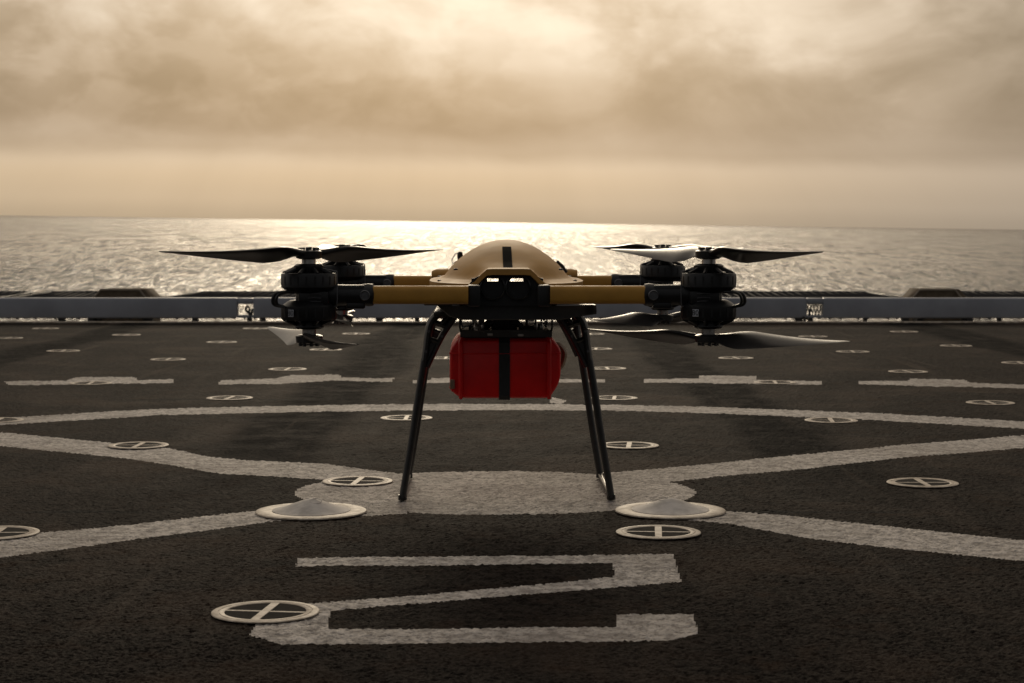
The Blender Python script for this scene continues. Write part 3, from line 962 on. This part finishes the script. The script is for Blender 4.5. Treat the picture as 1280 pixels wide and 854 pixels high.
# ---- arms, motors, propellers
def arm(sx, yl):
    bm = bmesh.new()
    n = 20
    # rounded-rectangular tube along x
    sec = []
    for i in range(28):
        t = 2 * math.pi * i / 28
        sec.append((math.copysign(abs(math.cos(t)) ** 0.62, math.cos(t)) * 0.0245, math.copysign(abs(math.sin(t)) ** 0.62, math.sin(t)) * 0.0255))
    prism(bm, [(yl + u, 0.632 + v) for u, v in sec], 'X', sx * 0.1135, sx * 0.40)
    o = finish('arm', bm, M['armtan'], drone, sharp=50)
    bm = bmesh.new()
    pr = [(0.0255, 0.374), (0.0305, 0.378), (0.0318, 0.390), (0.0300, 0.404), (0.0288, 0.414), (0.0290, 0.47), (0.031, 0.480), (0.031, 0.53)]
    lathe(bm, [(r, sx * x) for r, x in pr], 28, center=(0, yl, 0.632), axis='X')
    box(bm, *sorted((sx * 0.400, sx * 0.52)), yl - 0.024, yl + 0.024, 0.630, 0.659, 0.004, 2)
    box(bm, *sorted((sx * 0.40, sx * 0.45)), yl - 0.020, yl + 0.020, 0.594, 0.612, 0.004, 2)
    finish('arm_clamp', bm, M['motor'], o)
    bm = bmesh.new()
    ring_lathe(bm, [(0.0145, yl - 0.0335), (0.0125, yl - 0.0360), (0.0105, yl - 0.0335)], 28, center=(sx * 0.3985, 0, 0.632), axis='Y')
    box(bm, sx * 0.3985 - 0.009, sx * 0.3985 + 0.009, yl - 0.0345, yl - 0.0325, 0.6305, 0.6335)
    lathe(bm, [(0.014, yl - 0.026), (0.0125, yl - 0.0325)], 24, center=(sx * 0.3985, 0, 0.632), axis='Y')
    finish('clamp_bolt', bm, M['badge'], o)
    return o

def text_mesh(body, size):
    cu = bpy.data.curves.new('print', 'FONT'); cu.body = body; cu.size = size; cu.align_x = 'CENTER'; cu.align_y = 'CENTER'
    to = bpy.data.objects.new('print', cu); C.objects.link(to)
    dg = bpy.context.evaluated_depsgraph_get()
    me = bpy.data.meshes.new_from_object(to.evaluated_get(dg))
    bpy.data.objects.remove(to)
    me.name = 'print'
    return me
TXT = text_mesh('80', 0.021)
TXT.materials.clear(); TXT.materials.append(M['cable'])

def motor(x, y, z, up, lower):
    """z = middle of the drum; up=1 shaft upwards"""
    s = up
    bm = bmesh.new()
    lathe(bm, [(0.052, -s * 0.034), (0.060, -s * 0.030), (0.0765, -s * 0.018), (0.0770, s * 0.016), (0.0745, s * 0.020), (0.066, s * 0.021), (0.064, s * 0.012), (0.030, s * 0.010)], 40)
    # spoked cap: sloping spokes leave little windows to see through
    for k in range(9):
        t = 2 * math.pi * k / 9 + 0.25
        c_, s_ = math.cos(t), math.sin(t)
        tube(bm, [(0.072 * c_, 0.072 * s_, s * 0.019), (0.036 * c_, 0.036 * s_, s * 0.034)], 0.0055, 6)
    lathe(bm, [(0.034, s * 0.008), (0.040, s * 0.026), (0.042, s * 0.040), (0.034, s * 0.046)], 28)
    for k in range(20):
        t = 2 * math.pi * k / 20
        box(bm, -0.0025, 0.0025, 0.0755, 0.0774, -0.012, 0.012, mat=Matrix.Rotation(t, 4, 'Z'))
    o = finish('motor', bm, M['motor'], drone, loc=(x, y, z))
    bm = bmesh.new(); lathe(bm, [(0.0195, s * 0.044), (0.0190, s * 0.064)], 24)
    finish('collar', bm, M['steel'], o)
    if lower:
        bm = bmesh.new(); box(bm, -0.0095, 0.0095, -0.0815, -0.0788, -0.010, 0.010, 0.0008, 1)
        lp = finish('label_plate', bm, M['label'], o, loc=(0, 0, 0), rotz=R(-33))
        t_ = link('label_print', TXT, o)
        d = 0.0822
        an_ = R(-33)
        t_.location = (d * math.sin(an_), -d * math.cos(an_), 0); t_.rotation_euler = (R(90), 0, an_)
    return o

BR = 0.437
def blade_mesh(spin):
    bm = bmesh.new()
    secs = []
    NR_, NS = 26, 14
    for i in range(NR_):
        t = i / (NR_ - 1)
        r = 0.030 + BR * t ** 1.05
        # chord: narrow root, broad at a fifth, long taper
        if r < 0.13:
            u = (r - 0.03) / 0.10; ch = 0.048 + (0.094 - 0.048) * (u * u * (3 - 2 * u))
        else:
            u = (r - 0.13) / (BR - 0.10); ch = 0.094 * (1 - u) ** 0.95 + 0.016 * u
        ch *= 1.0 if t < 0.97 else 1.0 - (t - 0.97) / 0.03 * 0.55
        pit = R(25) * (1 - min(1, max(0, (r - 0.06) / 0.40))) ** 0.8 + R(6)
        if r < 0.07: pit = R(12) + (R(25) + R(6) - R(12)) * ((r - 0.03) / 0.04)
        th = 0.020 * (1 - t) ** 0.9 + 0.0025
        sweep = 0.010 * math.sin(math.pi * t) - 0.02 * t * t
        dihed = 0.010 * t * t - 0.004 * math.sin(math.pi * t)
        ring = []
        for k in range(NS):
            a = 2 * math.pi * k / NS
            yy = math.cos(a) * ch / 2
            zz = math.sin(a) * th / 2 * (0.75 + 0.5 * math.cos(a)) + 0.05 * ch * (1 - (2 * yy / ch) ** 2)
            y2 = yy * math.cos(pit) - zz * math.sin(pit)
            z2 = yy * math.sin(pit) + zz * math.cos(pit)
            ring.append(bm.verts.new((r, (y2 + sweep) * spin, z2 + dihed)))
        secs.append(ring)
    for a, b in zip(secs, secs[1:]):
        for k in range(NS):
            kk = (k + 1) % NS
            bm.faces.new((a[k], a[kk], b[kk], b[k]))
    bm.faces.new(secs[0]); bm.faces.new(secs[-1])
    bmesh.ops.recalc_face_normals(bm, faces=bm.faces)
    me = bpy.data.meshes.new('blade'); bm.to_mesh(me); bm.free()
    me.materials.append(M['blade'])
    me.polygons.foreach_set('use_smooth', [True] * len(me.polygons)); me.set_sharp_from_angle(angle=R(70))
    return me
BLADE = {1: blade_mesh(1), -1: blade_mesh(-1)}

def hub_bm(s):
    bm = bmesh.new()
    lathe(bm, [(0.024, -0.014), (0.036, -0.010), (0.038, 0.008), (0.030, 0.012)], 28)
    for k in range(8):
        t = 2 * math.pi * k / 8
        lathe(bm, [(0.0048, 0.008 if s > 0 else -0.020), (0.0048, 0.0185 if s > 0 else -0.008)], 8, center=(0.025 * math.cos(t), 0.025 * math.sin(t), 0))
    lathe(bm, [(0.009, -0.018), (0.009, 0.020)], 12)
    return bm
def propeller(x, y, z, ang, spin, up, hinge_twist=None):
    """ang: direction of the first blade, in the world"""
    o = finish('propeller', hub_bm(up), M['carbon'], drone, loc=(x, y, z), rotz=ang - R(1.1))
    for k in range(2):
        # hinged blades may lie out of line; one twist is reversed to look dark
        b = link('blade', BLADE[hinge_twist[k][1] if hinge_twist else spin], o)
        b.rotation_euler = (0, 0, math.pi * k + (hinge_twist[k][0] if hinge_twist else 0))
    return o

MX, MYF, MYR = 0.555, -0.63, 0.63
# (side, row) -> upper angle, upper spin, lower angle, lower spin
PROPS = {(-1, -1): (R(43), 1, R(109), -1), (1, -1): (R(120), -1, R(138), 1),
         (-1, 1): (R(83), -1, R(96), -1), (1, 1): (R(122), 1, R(53), -1)}
for (sx, sy), (ua, us, la, ls) in PROPS.items():
    x, y = sx * MX, (MYF if sy < 0 else MYR)
    arm(sx, y)
    motor(x, y, 0.6725, 1, False)
    motor(x, y, 0.5840, -1, True)
    # mount block between the two motors
    bm = bmesh.new()
    lathe(bm, [(0.034, 0.606), (0.037, 0.612), (0.037, 0.640), (0.034, 0.646)], 28, center=(x, y, 0))
    box(bm, *sorted((x + sx * 0.026, x - sx * 0.058)), y - 0.050, y + 0.050, 0.607, 0.644, 0.006, 2)
    mt = finish('motor_mount', bm, M['motor'], drone)
    bm = bmesh.new()
    for dz in (0.615, 0.625, 0.636):
        tube(bm, [(x - sx * 0.02 - 0.018, y - 0.0525, dz), (x - sx * 0.02, y - 0.056, dz + 0.0015), (x - sx * 0.02 + 0.018, y - 0.0525, dz)], 0.0016, 5)
    finish('cooling_rib_set', bm, M['badge'], mt, kind='stuff')
    # looped motor leads on the outside
    bm = bmesh.new()
    for q, (rr_, off) in enumerate(((0.0048, 0.0), (0.0040, 0.018), (0.0040, -0.016))):
        e = 0.014 * (1 - 0.4 * q)
        tube(bm, spline([(x + sx * 0.034, y - 0.03 + off, 0.642), (x + sx * (0.070 + e), y - 0.035 + off, 0.638), (x + sx * (0.082 + e), y - 0.035 + off, 0.622), (x + sx * (0.078 + e), y - 0.03 + off, 0.606), (x + sx * 0.062, y - 0.03 + off, 0.600)], 5), rr_, 7)
    finish('motor_lead', bm, M['cable'], drone)
    # guard wire and clip on the inner side
    bm = bmesh.new()
    tube(bm, spline([(x - sx * 0.045, y - 0.055, 0.706), (x - sx * 0.075, y - 0.052, 0.699), (x - sx * 0.0815, y - 0.05, 0.690), (x - sx * 0.0815, y - 0.05, 0.612), (x - sx * 0.075, y - 0.045, 0.602)], 4), 0.0016, 6)
    finish('guard_wire', bm, M['badge'], drone)
    propeller(x, y, 0.7450, ua, us, 1, [(R(-6), -1), (0, 1)] if (sx, sy) == (-1, -1) else None)
    propeller(x, y, 0.5105, la, ls, -1)

# ---- landing legs
def leg(sx, y):
    """one tubular leg hanging from a curved lattice bracket"""
    bm = bmesh.new()
    P = [(-0.2460, 0.430), (-0.2610, 0.340), (-0.2870, 0.170), (-0.3135, 0.012)]
    tube(bm, [(sx * -px, y, pz) for px, pz in P], [1.0, 0.98, 0.95, 0.92], 14, flat=(0.0116, 0.018))
    lathe(bm, [(0.0115, 0.0035), (0.0132, 0.006), (0.0125, 0.02)], 14, center=(sx * 0.3135, y, 0))
    o = finish('leg', bm, M['carbon'], drone)
    bm = bmesh.new()
    outer = spline([(0.150, 0.5665, 0), (0.183, 0.569, 0), (0.209, 0.559, 0), (0.2265, 0.538, 0), (0.2345, 0.508, 0), (0.2395, 0.470, 0), (0.2462, 0.424, 0)], 5)
    tube(bm, [(sx * q.x, y, q.y) for q in outer], 1.0, 10, flat=(0.0118, 0.020))
    inner = spline([(0.156, 0.556, 0), (0.1735, 0.530, 0), (0.192, 0.500, 0), (0.215, 0.455, 0), (0.2385, 0.404, 0)], 4)
    tube(bm, [(sx * q.x, y, q.y) for q in inner], [1.0 - 0.2 * i / (len(inner) - 1) for i in range(len(inner))], 10, flat=(0.0105, 0.017))
    tube(bm, [(sx * 0.224, y, 0.540), (sx * 0.176, y, 0.525)], 1.0, 8, flat=(0.0085, 0.014))
    tube(bm, [(sx * 0.168, y, 0.562), (sx * 0.200, y, 0.528)], 1.0, 8, flat=(0.0075, 0.014))
    tube(bm, [(sx * 0.237, y, 0.490), (sx * 0.203, y, 0.478)], 1.0, 8, flat=(0.0085, 0.014))
    prism(bm, [(sx * 0.214, 0.475), (sx * 0.240, 0.480), (sx * 0.246, 0.42), (sx * 0.236, 0.412), (sx * 0.216, 0.450)], 'Y', y - 0.009, y + 0.009)
    finish('bracket', bm, M['carbon'], o)
    bm = bmesh.new()
    for px, pz in ((0.209, 0.558), (0.170, 0.560), (0.193, 0.497), (0.241, 0.452), (0.233, 0.512)):
        lathe(bm, [(0.0042, y - 0.0235), (0.0036, y - 0.0185)], 10, center=(sx * px, 0, pz), axis='Y')
    finish('bolt_set', bm, M['badge'], o, kind='stuff')
for sx in (-1, 1):
    for y in (-0.25, 0.25):
        leg(sx, y)
    bm = bmesh.new(); tube(bm, [(sx * 0.3135, -0.265, 0.0135), (sx * 0.3135, 0.265, 0.0135)], 0.0085, 12)
    finish('skid_tube', bm, M['blade'], drone)
    bm = bmesh.new(); box(bm, sx * 0.19 - 0.028, sx * 0.19 + 0.028, -0.29, 0.29, 0.5560, 0.5715, 0.004, 2)
    finish('leg_rail', bm, M['carbon'], drone)

# ---- payload rig: frame, hooks, lines and clips above the red case
rig = bmesh.new()
zt = 0.505
for y in (-0.20, 0.20):
    box(rig, -0.140, 0.137, y - 0.012, y + 0.012, zt - 0.016, zt + 0.002, 0.002, 1)
for x in (-0.128, 0.124, -0.05, 0.05):
    box(rig, x - 0.012, x + 0.012, -0.188, 0.188, zt - 0.012, zt - 0.001, 0.002, 1)
box(rig, -0.135, 0.132, -0.217, -0.2125, zt - 0.003, zt + 0.008)
finish('payload_frame', rig, M['rig'], drone)
bm = bmesh.new()
for y in (-0.14, 0.12):
    tube(bm, spline([(-0.068, y, zt), (-0.05, y, zt + 0.020), (-0.02, y - 0.02, zt + 0.032), (0.02, y - 0.02, zt + 0.030), (0.045, y, zt + 0.012), (0.055, y, zt)], 5), 0.007, 8)
    lathe(bm, [(0.020, -0.02), (0.020, 0.02)], 20, center=(-0.022, y - 0.02, zt + 0.028), axis='Y')
    lathe(bm, [(0.018, -0.02), (0.018, 0.02)], 20, center=(0.012, y - 0.02, zt + 0.028), axis='Y')
box(bm, -0.045, 0.035, -0.08, 0.08, zt - 0.0005, zt + 0.040, 0.006, 2)
finish('release_hook', bm, M['black'], drone)
for sx in (-1, 1):
    for y in (-0.205, 0.205):
        bm = bmesh.new()
        xo = sx * 0.136 - 0.002
        tube(bm, spline([(sx * 0.118, y, 0.560), (xo, y - 0.004, 0.548), (xo + sx * 0.003, y - 0.004, 0.528), (xo, y, 0.508), (xo - sx * 0.010, y, 0.496)], 5), 0.0030, 6)
        finish('lift_line', bm, M['cable'], drone)
for (x, y, z0, z1) in ((-0.093, -0.19, 0.506, 0.556), (-0.070, -0.14, 0.506, 0.556), (0.105, -0.19, 0.506, 0.556), (0.070, 0.1, 0.506, 0.556), (-0.10, 0.14, 0.506, 0.556), (0.09, -0.12, 0.506, 0.556)):
    bm = bmesh.new()
    lathe(bm, [(0.0035, z0), (0.0060, z0 + 0.008), (0.0060, z0 + 0.020), (0.0030, z0 + 0.026), (0.0030, z1)], 10, center=(x, y, 0))
    finish('turnbuckle', bm, M['steel'], drone)
for (x, z) in ((-0.050, 0.500), (0.042, 0.498), (-0.088, 0.515)):
    bm = bmesh.new(); box(bm, x - 0.009, x + 0.009, -0.222, -0.2175, z - 0.004, z + 0.004, 0.0012, 1)
    finish('clip', bm, M['steel'], drone)
bm = bmesh.new()
gr = random.Random(4)
for k in range(9):
    x0 = gr.uniform(-0.125, 0.12); y0 = gr.uniform(-0.2, 0.1)
    tube(bm, spline([(x0, y0, 0.557), (x0 + gr.uniform(-.02, .02), y0 - 0.02, 0.535), (x0 + gr.uniform(-.04, .04), y0, 0.522), (x0 + gr.uniform(-.05, .05), y0 + 0.03, 0.507)], 4), 0.0022, 5)
finish('rig_cable', bm, M['cable'], drone, kind='stuff')
bm = bmesh.new()
tube(bm, [(-0.079, -0.49, 0.596), (-0.079, -0.49, 0.545)], 0.006, 8)
tube(bm, [(-0.079, -0.49, 0.545), (-0.084, -0.47, 0.528), (-0.070, -0.45, 0.524)], 0.0045, 8)
finish('sensor_stem', bm, M['black'], drone)

# ================================================================== RED CASE
case = empty('hard_case', (DX - 0.004, DY, 0.305), 'glossy red hard case with a black strap hanging under the drone', 'case', rotz=R(1.1))
def case_outline(hw, z0, z1, cx, cz):
    return [(-hw + 0.034, z0), (hw - 0.034, z0), (hw - 0.006, z0 + 0.044), (hw, z0 + 0.075), (hw, z1 - cz * 1.3), (hw - cx, z1), (-hw + cx, z1), (-hw, z1 - cz * 1.3), (-hw, z0 + 0.030), (-hw + 0.006, z0 + 0.020)]
bm = bmesh.new()
prism(bm, case_outline(0.168, 0.000, 0.1835, 0.026, 0.026), 'Y', -0.205, 0.205, 0.014, 4)
finish('shell', bm, M['red'], case, sharp=50)
bm = bmesh.new()
prism(bm, [(-0.130, 0.004), (0.128, 0.004), (0.134, 0.012), (0.134, 0.165), (0.126, 0.178), (-0.128, 0.178), (-0.136, 0.165), (-0.136, 0.012)], 'Y', -0.2225, -0.2, 0.007, 3)
finish('front_panel', bm, M['red'], case, sharp=50)
for x in (-0.134, 0.131):
    bm = bmesh.new()
    tube(bm, spline([(x, -0.210, 0.004), (x, -0.228, 0.022), (x, -0.228, 0.150), (x, -0.222, 0.172), (x * 0.97, -0.205, 0.183)], 5), 0.0065, 8)
    finish('corner_rib', bm, M['red'], case)
bm = bmesh.new()
tube(bm, [(-0.168, -0.20, 0.137), (-0.136, -0.2235, 0.137), (0.134, -0.2235, 0.137), (0.168, -0.20, 0.137)], 1.0, 8, flat=(0.0022, 0.0025))
finish('lid_seam', bm, M['red'], case)
for x in (-0.166,):
    bm = bmesh.new(); box(bm, x - 0.001, x + 0.014, -0.214, -0.19, 0.030, 0.058, 0.003, 2)
    finish('latch', bm, M['handle'], case)
bm = bmesh.new()
prism(bm, [(-0.016, 0), (0.016, 0), (0.016, 0.0035), (-0.016, 0.0035)], 'Z', 0, 1)
bm.free()
# strap: a band round front, top, bottom and back
bm = bmesh.new()
loop = [(-0.2258, 0.010), (-0.2258, 0.170), (-0.215, 0.1855), (0.19, 0.1865), (0.2085, 0.170), (0.2085, 0.010), (0.19, -0.0030), (-0.215, -0.0030)]
W2 = 0.0165
top_, bot_ = [], []
cxs = -0.003
ins = []
for (y, z) in loop:
    sy = 1 - 0.004 / 0.22
    ins.append((y * sy, 0.0915 + (z - 0.0915) * (1 - 0.0035 / 0.094)))
q = []
for (y, z), (yi, zi) in zip(loop, ins):
    q.append([bm.verts.new((cxs - W2, y, z)), bm.verts.new((cxs + W2, y, z)), bm.verts.new((cxs + W2, yi, zi)), bm.verts.new((cxs - W2, yi, zi))])
for i in range(len(q)):
    a, b = q[i], q[(i + 1) % len(q)]
    for k in range(4):
        bm.faces.new((a[k], a[(k + 1) % 4], b[(k + 1) % 4], b[k]))
finish('strap', bm, M['strap'], case, sharp=30)
bm = bmesh.new()
tube(bm, spline([(0.160, 0.03, 0.150), (0.176, 0.03, 0.146), (0.190, 0.03, 0.125), (0.187, 0.03, 0.10), (0.178, 0.03, 0.080), (0.160, 0.03, 0.070)], 5), 1.0, 8, flat=(0.008, 0.018))
prism(bm, [(0.165, 0.076), (0.180, 0.086), (0.188, 0.115), (0.180, 0.140), (0.165, 0.148)], 'Y', 0.022, 0.036)
finish('handle', bm, M['handle'], case)
